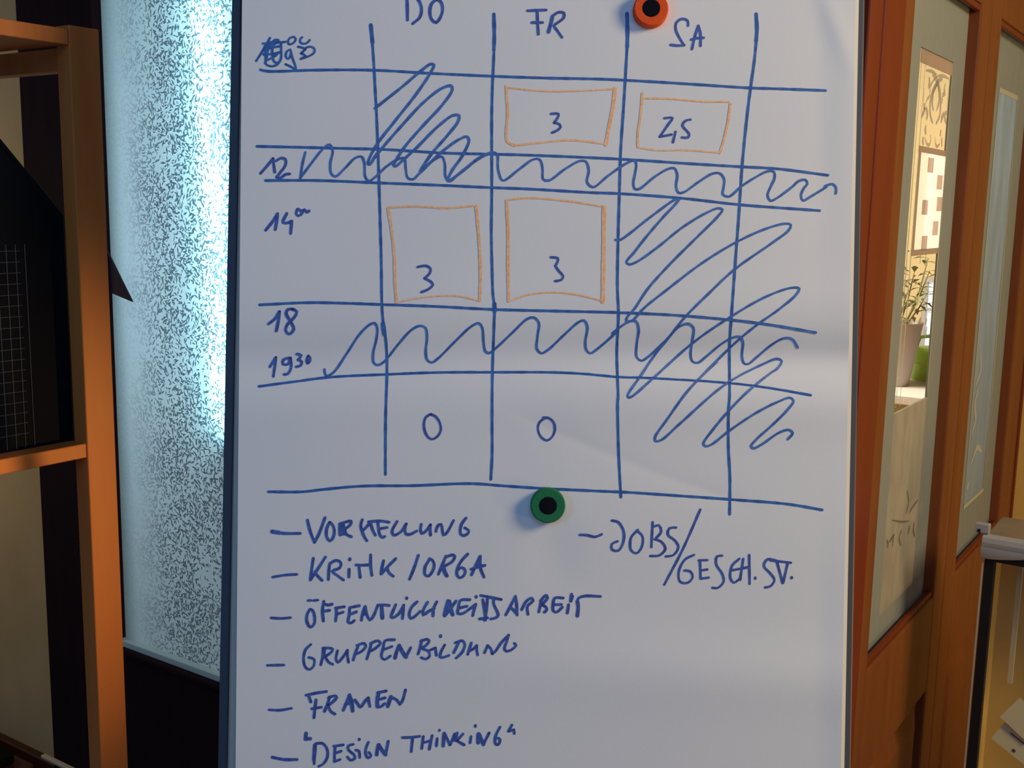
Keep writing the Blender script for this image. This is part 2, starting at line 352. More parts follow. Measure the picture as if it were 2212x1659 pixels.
def catmull(P, step):
    P = [np.array(p, float) for p in P]
    if len(P) < 3:
        if len(P) == 1: return P
        n = max(1, int(np.linalg.norm(P[1] - P[0]) / step)); return [P[0] + (P[1] - P[0]) * i / n for i in range(n + 1)]
    Q = [2 * P[0] - P[1]] + P + [2 * P[-1] - P[-2]]; out = []
    for i in range(1, len(Q) - 2):
        p0, p1, p2, p3 = Q[i - 1:i + 3]
        # centripetal parametrisation
        t0 = 0.0; t1 = t0 + max(np.linalg.norm(p1 - p0), 1e-4) ** .5; t2 = t1 + max(np.linalg.norm(p2 - p1), 1e-4) ** .5; t3 = t2 + max(np.linalg.norm(p3 - p2), 1e-4) ** .5
        n = max(2, int(np.linalg.norm(p2 - p1) / step))
        for k in range(n):
            t = t1 + (t2 - t1) * k / n
            A1 = (t1 - t) / (t1 - t0) * p0 + (t - t0) / (t1 - t0) * p1; A2 = (t2 - t) / (t2 - t1) * p1 + (t - t1) / (t2 - t1) * p2; A3 = (t3 - t) / (t3 - t2) * p2 + (t - t2) / (t3 - t2) * p3
            B1 = (t2 - t) / (t2 - t0) * A1 + (t - t0) / (t2 - t0) * A2; B2 = (t3 - t) / (t3 - t1) * A2 + (t - t1) / (t3 - t1) * A3
            out.append((t2 - t) / (t2 - t1) * B1 + (t - t1) / (t2 - t1) * B2)
    out.append(P[-1]); return out
def pane_one(d):
    c0, c1, zb, zt = .392, .612, 1.160, 1.762
    MB().box(c0, c1, GL, GL + .004, zb, zt).build('clear_pane', M['clear'], d)
    MB().box(c0, c1, GL, GL + .004, .80, zb).build('etched_lower_pane', M['frost_low'], d)
    # pale double border lines and grey edge
    e = MB()
    for a in (c0 + .006, c1 - .004, c0 + .03): etch_strip(e, [(a, zt - .01 - i * (zt - .02 - zb) / 12) for i in range(13)], .006)
    e.build('border_line', M['etch_pale'], d)
    g = MB()
    for z, h in ((1.738, .022), (1.598, .010), (1.426, .010)): g.box(c0 + (.002 if z > 1.7 else .03), c1 - .004, GL - .001, GL, z, z + h)
    g.box(c0 + .036, c0 + .046, GL - .001, GL, 1.436, 1.598)
    g.build('cross_bar', M['bar'], d)
    MB().box(c0 + .046, c1 - .006, GL - .0006, GL, 1.436, 1.598).build('white_field', M['frost_pink'], d)
    sq = MB()
    for x, y in ((2009, 357), (2028.5, 394), (1996.5, 448), (2028, 441), (2019, 493), (1995, 525)):
        a, z = on_door(x, y, GL); sq.box(a - .017, a + .017, GL - .0018, GL - .0006, z - .0125, z + .0125)
    sq.build('etched_squares', M['square'], d)
    v = MB()
    def zoomed(pts, x0, y0, s): return [on_door(x0 + x / s, y0 + y / s, GL) for x, y in pts]
    T1 = [([(250,460),(330,475),(400,520)],.006), ([(395,545),(440,535),(510,545),(570,580)],.006), ([(480,575),(420,610),(380,680),(330,800),(310,900),(305,1000),(315,1100),(345,1190)],.013),
          ([(340,510),(400,600),(430,700),(450,850),(450,950),(440,1080),(385,1200)],.013), ([(395,550),(340,620),(305,700),(305,800),(270,850),(240,930)],.006), ([(410,640),(360,720),(340,850),(340,950),(355,1015)],.011),
          ([(410,640),(430,760),(430,900),(410,960),(395,1020)],.009), ([(290,560),(300,640),(280,700)],.012), ([(520,640),(500,720),(515,780),(480,800),(470,920)],.010), ([(215,940),(235,980),(190,1100)],.012),
          ([(250,970),(270,1070),(255,1140)],.012), ([(500,1040),(465,1130),(460,1190)],.012), ([(540,1040),(500,1080),(530,1190)],.012), ([(250,1220),(240,1280),(250,1340)],.011), ([(215,1380),(205,1430),(215,1490)],.010),
          ([(230,1380),(260,1470),(290,1490),(315,1430),(310,1350)],.006), ([(375,1380),(380,1470),(405,1510),(440,1470)],.006), ([(455,1280),(445,1370)],.011), ([(465,1390),(470,1510)],.010), ([(225,700),(215,940)],.003), ([(570,600),(540,1020)],.003)]
    for p, wd in T1: etch_strip(v, catmull(zoomed(p, 1960, 80, 6.383), .008), wd)
    T2 = [([(620,435),(600,470)],.010), ([(655,440),(645,475)],.010), ([(655,490),(645,560)],.010), ([(615,25),(612,90)],.006), ([(650,25),(648,90)],.006)]
    for p, wd in T2: etch_strip(v, catmull(zoomed(p, 1780, 540, 2.963), .008), wd)
    T3 = [([(400,200),(408,225),(405,250)],.009), ([(450,160),(415,210)],.007), ([(445,165),(435,240)],.007), ([(495,135),(480,180),(490,235)],.009), ([(548,105),(535,160)],.008), ([(575,85),(570,130),(580,175)],.008), ([(430,70),(500,80),(545,75)],.004), ([(600,-60),(570,-20),(545,20)],.006), ([(530,-120),(540,-40),(520,30)],.006)]
    for p, wd in T3: etch_strip(v, catmull(zoomed(p, 1780, 1100, 2.967), .008), wd)
    v.build('vine_ornament', M['etch'], d)
def pane_two(d):
    c0, c1, zb, zt = 1.015, 1.215, .86, 1.752
    MB().box(c0, c1, GL, GL + .004, zb, zt).build('etched_grey_pane', M['frost_blue'], d)
    e = MB()
    for a in (c0, c1): etch_strip(e, [(a, zt - i * (zt - zb) / 12) for i in range(13)], .008)
    etch_strip(e, [(c0, zt), (c1, zt)], .012); etch_strip(e, [(c0, zb), (c1, zb)], .010)
    e.build('border_line', M['etch_pale'], d)
    v = MB()
    for pts in ([(1.03, 1.02), (1.06, 1.05), (1.04, 1.09), (1.07, 1.13)], [(1.03, 1.13), (1.07, 1.16), (1.05, 1.20)], [(1.05, .95), (1.10, .98), (1.16, .96)], [(1.03, .90), (1.05, .91)]):
        etch_strip(v, catmull(pts, .008), .014)
    v.build('vine_ornament', M['etch_pale'], d)
leaf('door_1', .139, .261, .700, .781, (.392, .612, .80, 1.762), pane_one)
leaf('door_2', .784, .877, 1.320, 1.470, (1.015, 1.215, .86, 1.752), pane_two)

# ------------------------------------------------------------------ flipchart: stand, pad, writing, magnets
DB = 1.226
def bp(px, py, h=0.0):                           # photograph pixel on the board plane, h metres towards the viewer
    d = ray(px, py); return CAM + d * (DB - h)
def loc_b(px, py):
    p = bp(px, py) - CAM; return np.dot(p, R0), np.dot(p, U0)
def bw(x, y, h=0.0): return CAM + FW * (DB - h) + R0 * x + U0 * y
xl, xr, yb, yt = -.3169, .3816, -.525, .53
stand = empty('flipchart_stand', (.03, 1.25, 0), 'flipchart easel with white board in a dark frame behind the written paper', 'flipchart')
def bbox(x0, x1, y0, y1, h0, h1):
    vs = [bw(x, y, h) for h in (h0, h1) for x, y in ((x0, y0), (x1, y0), (x1, y1), (x0, y1))]
    return vs, [(0, 1, 2, 3), (7, 6, 5, 4), (0, 4, 5, 1), (1, 5, 6, 2), (2, 6, 7, 3), (3, 7, 4, 0)]
MB().add(*bbox(xl + .004, xr - .004, yb + .004, yt - .004, -.016, -.003)).build('board', M['board'], stand)
for d in ((xl, xl + .0102, yb, yt), (xr - .0095, xr, yb, yt), (xl, xr, yb, yb + .012), (xl, xr, yt - .012, yt)):
    MB().add(*bbox(*d, -.020, .0005)).build('frame_profile', M['frame'], stand, bevel=.0018)
MB().add(*bbox(xl + .03, xr - .03, yt - .035, yt + .004, .0045, .022)).build('clamp_bar', M['steel'], stand, bevel=.004)
for x in (xl + .09, xr - .09):
    t = bw(x, yt - .1, -.03); b_ = np.array([x * 1.12, bw(x, yb, -.03)[1] - .135, .0]); MB().tube([t, bw(x, yb, -.03), b_], .011, 12).build('leg', M['steel'], stand, smooth='angle')
MB().tube([bw(.03, yt - .15, -.035), np.array([.03, 1.92, 1.0]) * 0 + np.array([.06, 1.46, .0])], .011, 12).build('leg', M['steel'], stand, smooth='angle')

def lerp(a, b, t): return a + (b - a) * t
def sstep(x, a, b):
    t = min(1, max(0, (x - a) / (b - a))); return t * t * (3 - 2 * t)
def edgeL(y): return 523 - 14 * y / 1659
def edgeR(y): return 1848 - 31.5 * y / 1659
def height(x, y):                                # paper relief, metres
    h = .0012
    k = .55 + .6 * sstep(x, 900, 1800)
    h -= .0098 * k * math.exp(-((y - 777 - 6 * math.sin(x / 260)) / 50) ** 2)
    h += .0030 * k * math.exp(-((y - 880) / 60) ** 2)
    h += .0022 * k * math.exp(-((y - 655) / 60) ** 2)
    # diagonal crease
    ux, uy = .93, .367; L = 640
    s = (x - 1060) * ux + (y - 868) * uy; dd = -(x - 1060) * uy + (y - 868) * ux
    dd -= 12 * math.sin(max(0, min(1, s / L)) * math.pi)
    fade = sstep(s, 0, 160) * (1 - sstep(s, 520, 660))
    h -= .00125 * fade * math.exp(-abs(dd) / 26)
    h += .0042 * math.exp(-((y - 1440 - .05 * (x - 1100)) / 75) ** 2) * sstep(x, 700, 1700)
    h -= .0024 * math.exp(-((y - 1290) / 130) ** 2) * (.5 + .5 * sstep(x, 900, 1800))
    h -= .0016 * math.exp(-((x - 1195) / 60) ** 2 - ((y - 1190) / 75) ** 2)
    # ripples in the upper right corner and lifting right edge
    h += .0015 * math.exp(-((x - 1806 - .35 * (y - 60)) / 26) ** 2) * math.exp(-((y - 40) / 110) ** 2)
    h += .0028 * sstep(x, 1760, 1850) * (.5 + .5 * math.sin(y / 210 + .6))
    h += .0004 * math.sin(x / 90 + y / 160) + .0003 * math.sin(y / 55 - x / 210)
    return h + .0140
pad = empty('flipchart_pad', bw(.03, yb + .03, .002), 'large white sheet with handwritten blue timetable and German topic list on the flipchart', 'paper')
NX, NY = 190, 260
pb = MB(); ys = [-170 + 1975 * j / NY for j in range(NY + 1)]
for y in ys:
    for i in range(NX + 1):
        x = lerp(edgeL(y), edgeR(y), i / NX); pb.v.append(bp(x, y, height(x, y)))
pb.f = [(j * (NX + 1) + i, (j + 1) * (NX + 1) + i, (j + 1) * (NX + 1) + i + 1, j * (NX + 1) + i + 1) for j in range(NY) for i in range(NX)]
sheet = pb.build('top_sheet', M['paper'], pad, smooth=True)
us = MB()                                        # the sheets below, a few millimetres wider on the right
for k in range(5):
    q = []
    for y in (-170, 400, 900, 1400, 1800):
        q.append((y, edgeL(y) + 2 + k, edgeR(y) + 1.5 + 1.1 * k + (1.5 if k > 2 else 0)))
    hh = .0024 - .0004 * k
    vs = [bp(a_, y, hh) for y, a_, b_ in q] + [bp(b_, y, hh) for y, a_, b_ in q]
    n = len(q); us.add(vs, [(i, i + 1, n + i + 1, n + i) for i in range(n - 1)])
us.build('under_sheets', M['pad'], pad)

FR = {'A': (500, 0, 3.253), 'B': (1020, 0, 3.253), 'C': (1300, 0, 3.95), 'D': (500, 400, 3.607), 'E': (1280, 400, 3.607), 'F': (1280, 780, 2.962),
      'G': (480, 1020, 4.148), 'H': (480, 1320, 3.072), 'I': (640, 1100, 5.53), 'J': (960, 1100, 5.53), 'K': (640, 1340, 4.424), 'L': (760, 420, 3.687),
      'M': (760, 820, 3.687), 'N': (540, 60, 11.06)}
stroke_no = [0]
def ink(mb, spec, wd):                           # one pen stroke: 'FRAME x,y x,y ...' ('!' marks a sharp corner)
    runs, cur, fr = [], [], None
    for tk in spec.split():
        if tk in FR: fr = FR[tk]; continue
        sharp = tk.endswith('!'); x, y = (float(q) for q in tk.rstrip('!').split(','))
        p = (fr[0] + x / fr[2], fr[1] + y / fr[2]); cur.append(p)
        if sharp and len(cur) > 1: runs.append(cur); cur = [p]
    if len(cur) > 1 or not runs: runs.append(cur)
    stroke_no[0] += 1; lift = .00035 + (stroke_no[0] % 40) * 4e-6
    def disc(p, r):
        n = 10; c = bp(p[0], p[1], height(*p) + lift)
        vs = [bp(p[0] + r * math.cos(6.2832 * i / n), p[1] + r * math.sin(6.2832 * i / n), height(*p) + lift) for i in range(n)]
        mb.add(vs, [tuple(range(n))])
    for run in runs:
        S = catmull(run, 5.0); n = len(S)
        disc(S[0], wd / 2)
        if n < 2: continue
        disc(S[-1], wd / 2)
        vs = []
        for i, p in enumerate(S):
            t = S[min(i + 1, n - 1)] - S[max(i - 1, 0)]; t = t / (np.linalg.norm(t) + 1e-9); nn = np.array([-t[1], t[0]])
            w_ = wd * (1 + .07 * math.sin(i * .9 + stroke_no[0]) + .05 * math.sin(i * .31)) / 2
            for sgn in (1, -1):
                q = p + sgn * nn * w_; vs.append(bp(q[0], q[1], height(p[0], p[1]) + lift))
        mb.add(vs, [(2 * i, 2 * i + 1, 2 * i + 3, 2 * i + 2) for i in range(n - 1)])
def writing(name, m, strokes, wd, label=None):
    mb = MB()
    for s in strokes:
        if isinstance(s, tuple): ink(mb, s[0], s[1])
        else: ink(mb, s, wd)
    o = mb.build(name, m, sheet)
    if label: o['label'] = label
    return o
writing('table_grid', M['ink'], [
    ('A 980,175 985,230 992,300', 8), 'A 980,175 985,230 998,400 1010,620 1020,800 1028,1000 1035,1200 1040,1366 D 1160,300 1168,600 1172,900 1180,1040 1197,1150 1210,1300 1212,1480 1206,1659 M 270,300 268,600 268,755',
    'A 1845,100 1848,250 1842,450 1835,600 1830,800 1830,1100 1830,1366 L 1112,300 1118,600 1125,800 1138,900 1135,1000 1130,1150 1122,1350 1118,1622 M 1118,400 1118,600 1108,795', ('A 1845,100 1848,250 1845,350', 7.5), ('L 1136,870 1138,930', 9), ('D 1180,1080 1192,1160', 9),
    'B 1088,95 1092,250 1080,500 1065,750 1045,1050 1035,1366 E 200,430 195,800 203,1000 190,1300 195,1500 200,1659 F 162,250 168,600 182,870', ('B 1088,95 1092,250 1090,330', 8),
    'C 1318,120 1325,250 1305,500 1275,720 1240,1000 1200,1400 1182,1659 E 1140,250 1110,650 1085,1000 1068,1250 1068,1659 F 872,300 870,550 880,750 878,980', ('C 1318,120 1325,250 1318,350', 7.5),
    'A 205,490 250,500 600,492 1000,493 1400,515 1835,535 2212,548 C 0,675 400,695 800,720 1270,750 1500,757 1910,772',
    'A 180,1028 500,1035 900,1045 1040,1048 1500,1075 1830,1083 B 400,1090 1040,1118 1500,1148 1900,1172 C 1500,1440 1930,1495',
    'A 240,1268 600,1268 1040,1285 1500,1303 1830,1318 B 400,1328 E 0,58 200,65 680,100 1150,152 1770,198',
    'D 220,932 600,915 900,920 1180,930 1600,945 2040,968 L 1700,930 2120,940 E 200,992 600,1010 1080,1050 1400,1090 1740,1148',
    'D 215,1568 500,1530 760,1497 1200,1475 1600,1460 2040,1458 L 1600,1418 1850,1430 2120,1455 E 400,1502 1080,1545 1400,1585 1700,1637',
    'G 415,175 720,175 900,155 1240,125 1700,120 M 950,828 1200,845 1500,865 2140,895 F 200,838 600,865 880,885 1250,915 1470,952'], 5.8, 'blue ruled table lines')
writing('wavy_line', M['ink2'], ['A 520,1070 500,1150 485,1250! 560,1150 640,1050 690,1015 712,1060 695,1150 702,1220 730,1240 800,1180 870,1110 915,1100 935,1150 940,1240 965,1272 1010,1245 1090,1170 1180,1115 1215,1110 1225,1180 1240,1250 1275,1260 1330,1210 1430,1120 1480,1100 1500,1150 1505,1240 1530,1275 1600,1220 1750,1110 1830,1070 1868,1085 1872,1160 B 185,1200 215,1268 330,1190 430,1120 475,1120 495,1180 500,1260 540,1268 650,1190 760,1130 800,1135 820,1200 808,1280 850,1315 950,1240 1080,1150 C 280,1370 295,1400 285,1480 270,1560 282,1612 320,1612 450,1510 570,1440 620,1435 645,1490 635,1590 655,1645 700,1640 830,1550 950,1480 1010,1480 1045,1530 1035,1630 E 1015,70 1060,90 1160,10 C 1300,1520 1420,1460 1470,1465 1475,1520 E 1395,0 1365,80 1388,122 1430,105 1560,10 C 1680,1545 1740,1535 1755,1570 E 1650,20 1625,80 1640,120 1690,95 1830,5 C 1900,1590 1970,1570 2000,1600 1998,1650'], 5.3, 'wavy blue line across the noon row')
writing('hatching', M['ink2'], ['A 1010,760 1200,610 1330,500 1400,450 1424,455 1400,510 1300,660 1150,850 1040,990 985,1080 960,1150 972,1155 1010,1100 1060,1040 1200,880 1350,720 1480,620 1545,603 1553,630 1480,740 1350,880 1220,1030 1160,1120 1140,1160 1155,1168 1200,1130 1300,1040 1450,890 1560,810 1600,812 1595,850 1520,950 1400,1090 1330,1200 1325,1215 1380,1160 1500,1050 1600,980 1655,960 1670,985 1620,1100 1550,1200 1520,1270 1540,1265 1640,1190 1740,1110 1800,1085'], 6.2, 'blue zigzag hatching in the upper left cell')
writing('hatching', M['ink2'], ['E 180,425 210,428 450,250 640,115 680,105! 650,145 560,240 430,390 320,530 265,600 285,617 340,600 500,490 700,330 880,220 980,180 1014,190 980,240 800,420 600,620 430,810 330,960 265,1040 270,1062 310,1055 400,960 600,800 850,610 1110,450 1350,340 1500,300 1547,308 1530,350 1400,450 1110,655 900,850 720,1030 600,1180 480,1330 380,1480 275,1640 282,1655 310,1645 500,1480 780,1230 1070,1030 1350,870 1550,800 1612,805 1590,850 1450,970 1280,1090 1110,1230 850,1490 F 800,0 620,180 480,370 400,490 405,512 440,505 560,400 850,150 1090,20 E 1440,1353 1475,1370 1440,1430 F 1150,70 1000,190 880,310 770,440 710,530 725,545 760,535 870,450 1050,330 1200,255 1265,235 1287,255 1250,310 1150,410 1050,500 1015,545 1030,558 1080,535 1200,455 1260,440 1282,460 1250,500'], 5.4, 'long blue zigzag hatching at the right')
writing('wavy_line', M['ink2'], ['D 725,1435 730,1470 745,1492! 800,1455 900,1310 1000,1160 1080,1085 1118,1075 1137,1110 1130,1200 1105,1310 1110,1385 1140,1402 1190,1375 1300,1240 1400,1130 1470,1095 1512,1110 1525,1180 1515,1290 1525,1360 1560,1382 1610,1350 1750,1210 1870,1100 1930,1075 1955,1110 1965,1220 1980,1295 2010,1308 2060,1270 L 1280,1100 1400,990 1450,980 1490,1020 1480,1130 1475,1230 1510,1265 1560,1240 1700,1110 1810,1015 1852,1003 1877,1050 1860,1180 1870,1240 1900,1265 1950,1235 2100,1100 E 150,1160 290,1060 340,1060 360,1120 345,1240 345,1340 380,1368 430,1340 560,1220 680,1100 750,1080 787,1110 775,1230 765,1320 780,1375 820,1384 880,1340 1000,1240 1100,1185 1150,1180 1172,1220 1165,1330 1180,1388 1210,1395 1280,1340 1400,1240 1500,1190 1560,1200 1600,1265'], 5.3, 'wavy blue line across the evening row')
LT = M['letter']
writing('lettering', LT, ['A 1230,-60 1235,0 1238,140', 'A 1225,-70 1300,-20 1335,50 1325,120 1275,165', 'A 1440,-5 1405,30 1395,90 1410,140 1440,158 1470,120 1485,60 1470,10 1440,-5'], 6.5, 'blue heading DO')
writing('lettering', LT, ['B 390,75 520,70', 'B 458,80 460,150 466,240', 'B 420,158 495,158', ('B 565,115 555,160 537,225', 7.5), 'B 565,112 610,85 645,92 643,125 600,160 575,180 595,210 632,262'], 6.0, 'blue heading FR')
writing('lettering', LT, ['B 1518,180 1515,145 1475,132 1435,160 1432,210 1460,270 1490,318! 1440,320 1395,315', 'B 1590,180 1565,260 1545,345', 'B 1590,180 1605,240 1605,322', 'B 1540,278 1580,268 1628,265'], 5.5, 'blue heading SA')
writing('lettering', LT, ['B 555,800 608,800 600,830 577,862! 612,872 622,892 600,915 562,932'], 5.2, 'blue figure 3')
writing('lettering', LT, ['B 1352,830 1410,828 1385,865 1320,960! 1350,955 1402,945', 'B 1430,925 1412,1000', 'B 1535,840 1500,848 1478,880 1500,910 1525,940 1520,965 1475,965'], 5.2, 'blue figure 2,5')
writing('lettering', LT, ['L 525,578 590,568 627,590 620,630 580,668! 630,695 647,720 610,755 555,778'], 5.4, 'blue figure 3')
writing('lettering', LT, ['L 1585,500 1642,508 1640,535 1622,570! 1650,610 1684,650 1670,680 1620,690'], 5.2, 'blue figure 3')
writing('lettering', LT, ['M 630,275 590,300 575,360 595,440 635,475 680,455 710,400 700,340 670,295 630,275'], 5.2, 'blue figure 0')
writing('lettering', LT, ['M 1525,302 1570,306 1608,340 1618,390 1600,450 1555,485 1510,460 1483,400 1492,345 1530,312 1560,302'], 5.2, 'blue figure 0')
writing('lettering', M['ink'], ['N 150,790 300,560 430,330 480,240', 'N 310,375 600,360 850,335', 'N 470,250 400,450 375,640 375,830', 'N 680,290 600,290 470,420 400,600 330,630', 'N 740,340 748,560 740,740 660,870 540,920 430,900 360,840', 'N 350,560 500,480 720,440', 'N 330,640 560,620 740,580', 'N 380,790 560,700 650,630', 'N 620,300 540,480 540,700 590,820 640,830', 'N 430,340 420,560 400,740', 'N 350,440 520,420 690,330', 'N 330,520 450,360 600,330'], 5.0, 'crossed out blue hour')
writing('lettering', M['ink'], ['N 1050,215 960,240 910,320 930,390 1000,385 1070,330 1095,260 1050,215', 'N 1250,225 1205,270 1205,350 1270,380 1360,365 1430,290', 'N 960,520 890,560 855,640 875,720 930,740 970,650 985,560 960,520', 'N 980,560 1010,700 1060,840 1090,920 1100,1010', 'N 850,870 940,910 1050,970 1100,1005', 'N 1150,450 1270,480 1330,510! 1220,610! 1290,640 1330,680! 1215,740', 'N 1330,480 1420,450 1510,470 1550,540 1510,620 1400,680 1290,720 1215,745'], 4.6, 'blue time 9.30')
writing('lettering', LT, ['A 205,1218 260,1155 293,1113! 298,1160 305,1210', 'A 315,1130 350,1110 380,1120 380,1160 345,1210 318,1245! 345,1250 380,1225 410,1222'], 5.8, 'blue time 12')
writing('lettering', LT, ['D 268,350 320,285 360,222! 355,270 342,345', 'D 432,220 402,290 440,293 470,280! 462,375', ('D 515,185 505,220 520,240 555,215 520,185', 5.4), 'D 545,210 570,190 585,210 605,200'], 6.4, 'blue time 14')
writing('lettering', LT, ['D 290,1080 340,1040 375,985! 368,1050 350,1135', 'D 475,965 440,968 427,1000 460,1060 487,1120 450,1160 422,1130 440,1080 490,1030 510,985 475,965'], 6.4, 'blue time 18')
writing('lettering', LT, ['D 300,1415 347,1342! 340,1400 327,1490', 'D 450,1345 405,1360 402,1395 440,1395 460,1345! 465,1420 440,1470 410,1475', 'D 510,1315 545,1325 520,1360! 548,1375 540,1405 505,1415', 'D 600,1330 587,1360 592,1390 610,1370 612,1345 600,1330'], 5.8, 'blue time 19.30')
LW = 6.1
writing('lettering', LT, [('G 450,532 510,542', 9), 'G 450,535 560,548 700,548', 'I 135,130 170,270 220,395! 270,300 345,100', 'I 400,155 365,230 365,330 405,380 445,330 455,240 430,180 400,155', ('I 530,180 530,300', 9), ('I 555,180 570,290', 9), 'I 520,175 600,150 655,140 650,180 580,240! 600,300 660,328',
    'I 790,125 772,190 785,250 815,330 845,375', 'I 790,262 850,200 890,150', 'I 865,150 1000,140 1110,155', 'I 890,165 910,240 945,310', 'I 975,150 985,240 1000,310 1030,335 1058,325', 'I 985,235 1085,218', 'I 1205,145 1145,265 1165,310 1250,270 1315,175! 1300,230 1310,295 1360,300 1440,260', 'I 1495,180 1485,240 1500,290 1550,260 1605,185! 1600,250 1605,310', 'I 1670,265 1690,200 1730,180 1745,240 1760,310 1800,280 1880,135', 'I 2030,105 1980,170 1960,240 1965,295 2000,315 2050,290 2062,255 2015,222'], LW, 'blue line reading VORSTELLUNG')
writing('lettering', LT, [('G 452,940 560,922 670,915', 5.5), 'I 205,585 185,720 170,845', 'I 350,570 280,680 175,840', 'I 225,745 250,790 310,850', 'I 400,650 390,740 385,840', 'I 400,650 480,610 535,640 520,700 430,740 490,790 565,845', 'I 632,715 630,810', ('I 640,593 640,603', 7), 'I 715,665 800,668 890,662', 'I 750,680 765,815', 'I 890,545 890,680 905,790', 'I 1045,615 1025,700 1015,775', 'I 1190,590 1100,680 1020,770', 'I 1085,700 1110,760 1160,800', 'I 1460,550 1410,700 1355,835', 'I 1600,590 1540,690 1540,780 1580,800 1630,740 1650,660 1620,600 1590,592', 'I 1790,560 1740,680 1700,775', 'I 1785,575 1860,545 1895,560 1870,620 1790,670 1745,695', ('I 1760,690 1775,750 1800,795', 8), 'I 2050,535 1980,610 1930,700 1920,780 1955,820 2005,790 2020,730 1980,695 1940,720', 'J 430,560 370,680 325,785', 'J 430,560 432,700 475,810', 'J 320,715 400,690 485,670', 'J 425,600 405,680'], LW, 'blue line reading KRITIK/ORGA')
writing('lettering', LT, [('G 440,1305 530,1310 612,1303', 5.5), ('I 140,1090 180,1088', 5), ('I 205,1090 260,1085', 5), 'I 165,1195 130,1260 130,1350 170,1410 215,1370 220,1280 195,1205 165,1195', 'I 330,1100 315,1200 325,1335', 'I 330,1125 375,1145 430,1133', 'I 320,1220 400,1207', 'I 480,1180 480,1260 470,1335', 'I 470,1180 575,1165', 'I 480,1255 560,1230', 'I 640,1175 630,1280 620,1350 660,1357 695,1330', 'I 640,1175 755,1152', 'I 635,1260 720,1225', 'I 825,1160 790,1260 780,1325', 'I 825,1160 845,1260 880,1325 920,1280 975,1150', ('I 822,1180 810,1250', 9), 'I 975,1145 1040,1142 1110,1150', ('I 1020,1150 1030,1300', 8), 'I 1190,1140 1135,1285 1150,1297 1220,1255 1285,1145! 1270,1305', ('I 1320,1058 1320,1066', 6.5), 'I 1445,1105 1380,1170 1350,1260 1370,1305 1430,1270 1480,1220', 'I 1570,1110 1520,1200 1515,1265 1580,1220 1650,1185', 'I 1680,1105 1640,1190 1635,1275',
    ('I 1815,1095 1790,1190 1775,1270', 8), ('I 1830,1100 1850,1200 1870,1260', 8), 'I 1910,1095 1850,1180 1790,1260', 'I 2075,1080 1960,1090 1940,1170 1930,1245 1990,1245 2060,1200 2145,1135! 2125,1200 2110,1270', 'I 1950,1180 2040,1158', ('I 2150,1042 2150,1050', 6.5), 'J 435,1030 540,1050 680,1078', 'J 460,1080 480,1200 492,1310', 'J 515,1070 503,1200 490,1310', 'J 420,1310 470,1305 515,1298', ('J 480,1312 485,1322', 8), 'J 590,1065 590,1130 620,1200 645,1260 620,1295 555,1310', 'J 850,1040 790,1160 735,1262', 'J 850,1040 865,1150 870,1262', 'J 785,1170 830,1205 865,1250', 'J 925,1200 980,1100 1040,1060 1060,1090 1000,1150 990,1180 1000,1255', 'J 1160,1090 1130,1225', 'J 1150,1095 1215,1025 1232,1060 1165,1140! 1210,1165 1225,1200 1195,1230', 'J 1420,1060 1320,1060 1300,1130 1300,1210 1340,1230 1410,1170', 'J 1310,1140 1400,1138', 'J 1485,1140 1470,1240', 'J 1520,1015 1510,1100', 'J 1532,1040 1512,1098', ('J 1590,1100 1600,1160 1590,1275', 7.5), 'J 1590,1100 1605,1060 1680,1037 1865,1042'], LW, 'blue line reading OEFFENTLICHKEITSARBEIT')
writing('lettering', LT, [('H 300,360 410,358', 5.5), 'K 140,230 90,280 70,370 90,450 130,470 170,430 170,370 120,355', 'K 265,265 255,340 235,425', 'K 255,265 320,265 350,275 330,310 275,345! 310,400 350,420', ('K 265,275 258,350', 8.5), 'K 395,290 380,370 398,402 440,360 490,285! 490,340 500,400', 'K 600,230 570,300 545,380', 'K 580,240 650,220 665,250 620,300 570,322', 'K 720,215 700,290 675,370', 'K 710,220 780,195 805,215 760,265 695,302', 'K 940,185 850,195 830,270 815,350 845,375 900,340', 'K 835,280 915,250', ('K 985,240 960,300 945,360', 7.5), ('K 985,240 1015,300 1050,352', 8), 'K 1050,352 1095,260', 'K 1200,190 1185,260 1165,322', 'K 1190,200 1250,180 1272,195 1240,240 1200,270 1260,290 1277,340 1240,370 1195,355', 'K 1260,295 1330,262! 1340,335', ('K 1380,147 1380,155', 7), 'K 1420,235 1385,300 1375,350 1400,355 1460,335', 'K 1560,200 1530,260 1505,310', 'K 1520,215 1590,195 1612,230 1590,300 1530,360', 'K 1675,215 1650,290 1640,325', 'K 1650,295 1690,275 1725,240! 1725,280 1735,330', 'K 1800,310 1830,240! 1860,270 1875,320! 1900,300 1960,215 2030,140! 2010,210 1990,270 2010,295 2060,280 2102,238 2085,220'], 5.7, 'blue line reading GRUPPENBILDUNG')
writing('lettering', LT, [('H 312,655 380,658 460,645', 5.5), 'K 95,715 190,695 290,680', 'K 120,720 140,780', 'K 190,760 180,840 170,930', 'K 150,845 240,830', 'K 320,730 300,800 270,870', 'K 310,740 370,720 387,735 350,780 305,815! 330,870 370,895', 'K 510,710 480,790 450,860', ('K 510,715 530,790 540,865', 8), 'K 470,800 530,790', 'K 560,760 590,800 612,832 660,770 690,740! 695,780 705,822', ('K 790,690 775,760 778,825', 8), 'K 778,828 810,825 845,795', 'K 780,690 860,675', 'K 780,760 850,740', ('K 905,730 888,780 875,822', 8), 'K 905,735 960,760 990,802! 1015,770 1045,665'], LW, 'blue line reading FRAUEN')
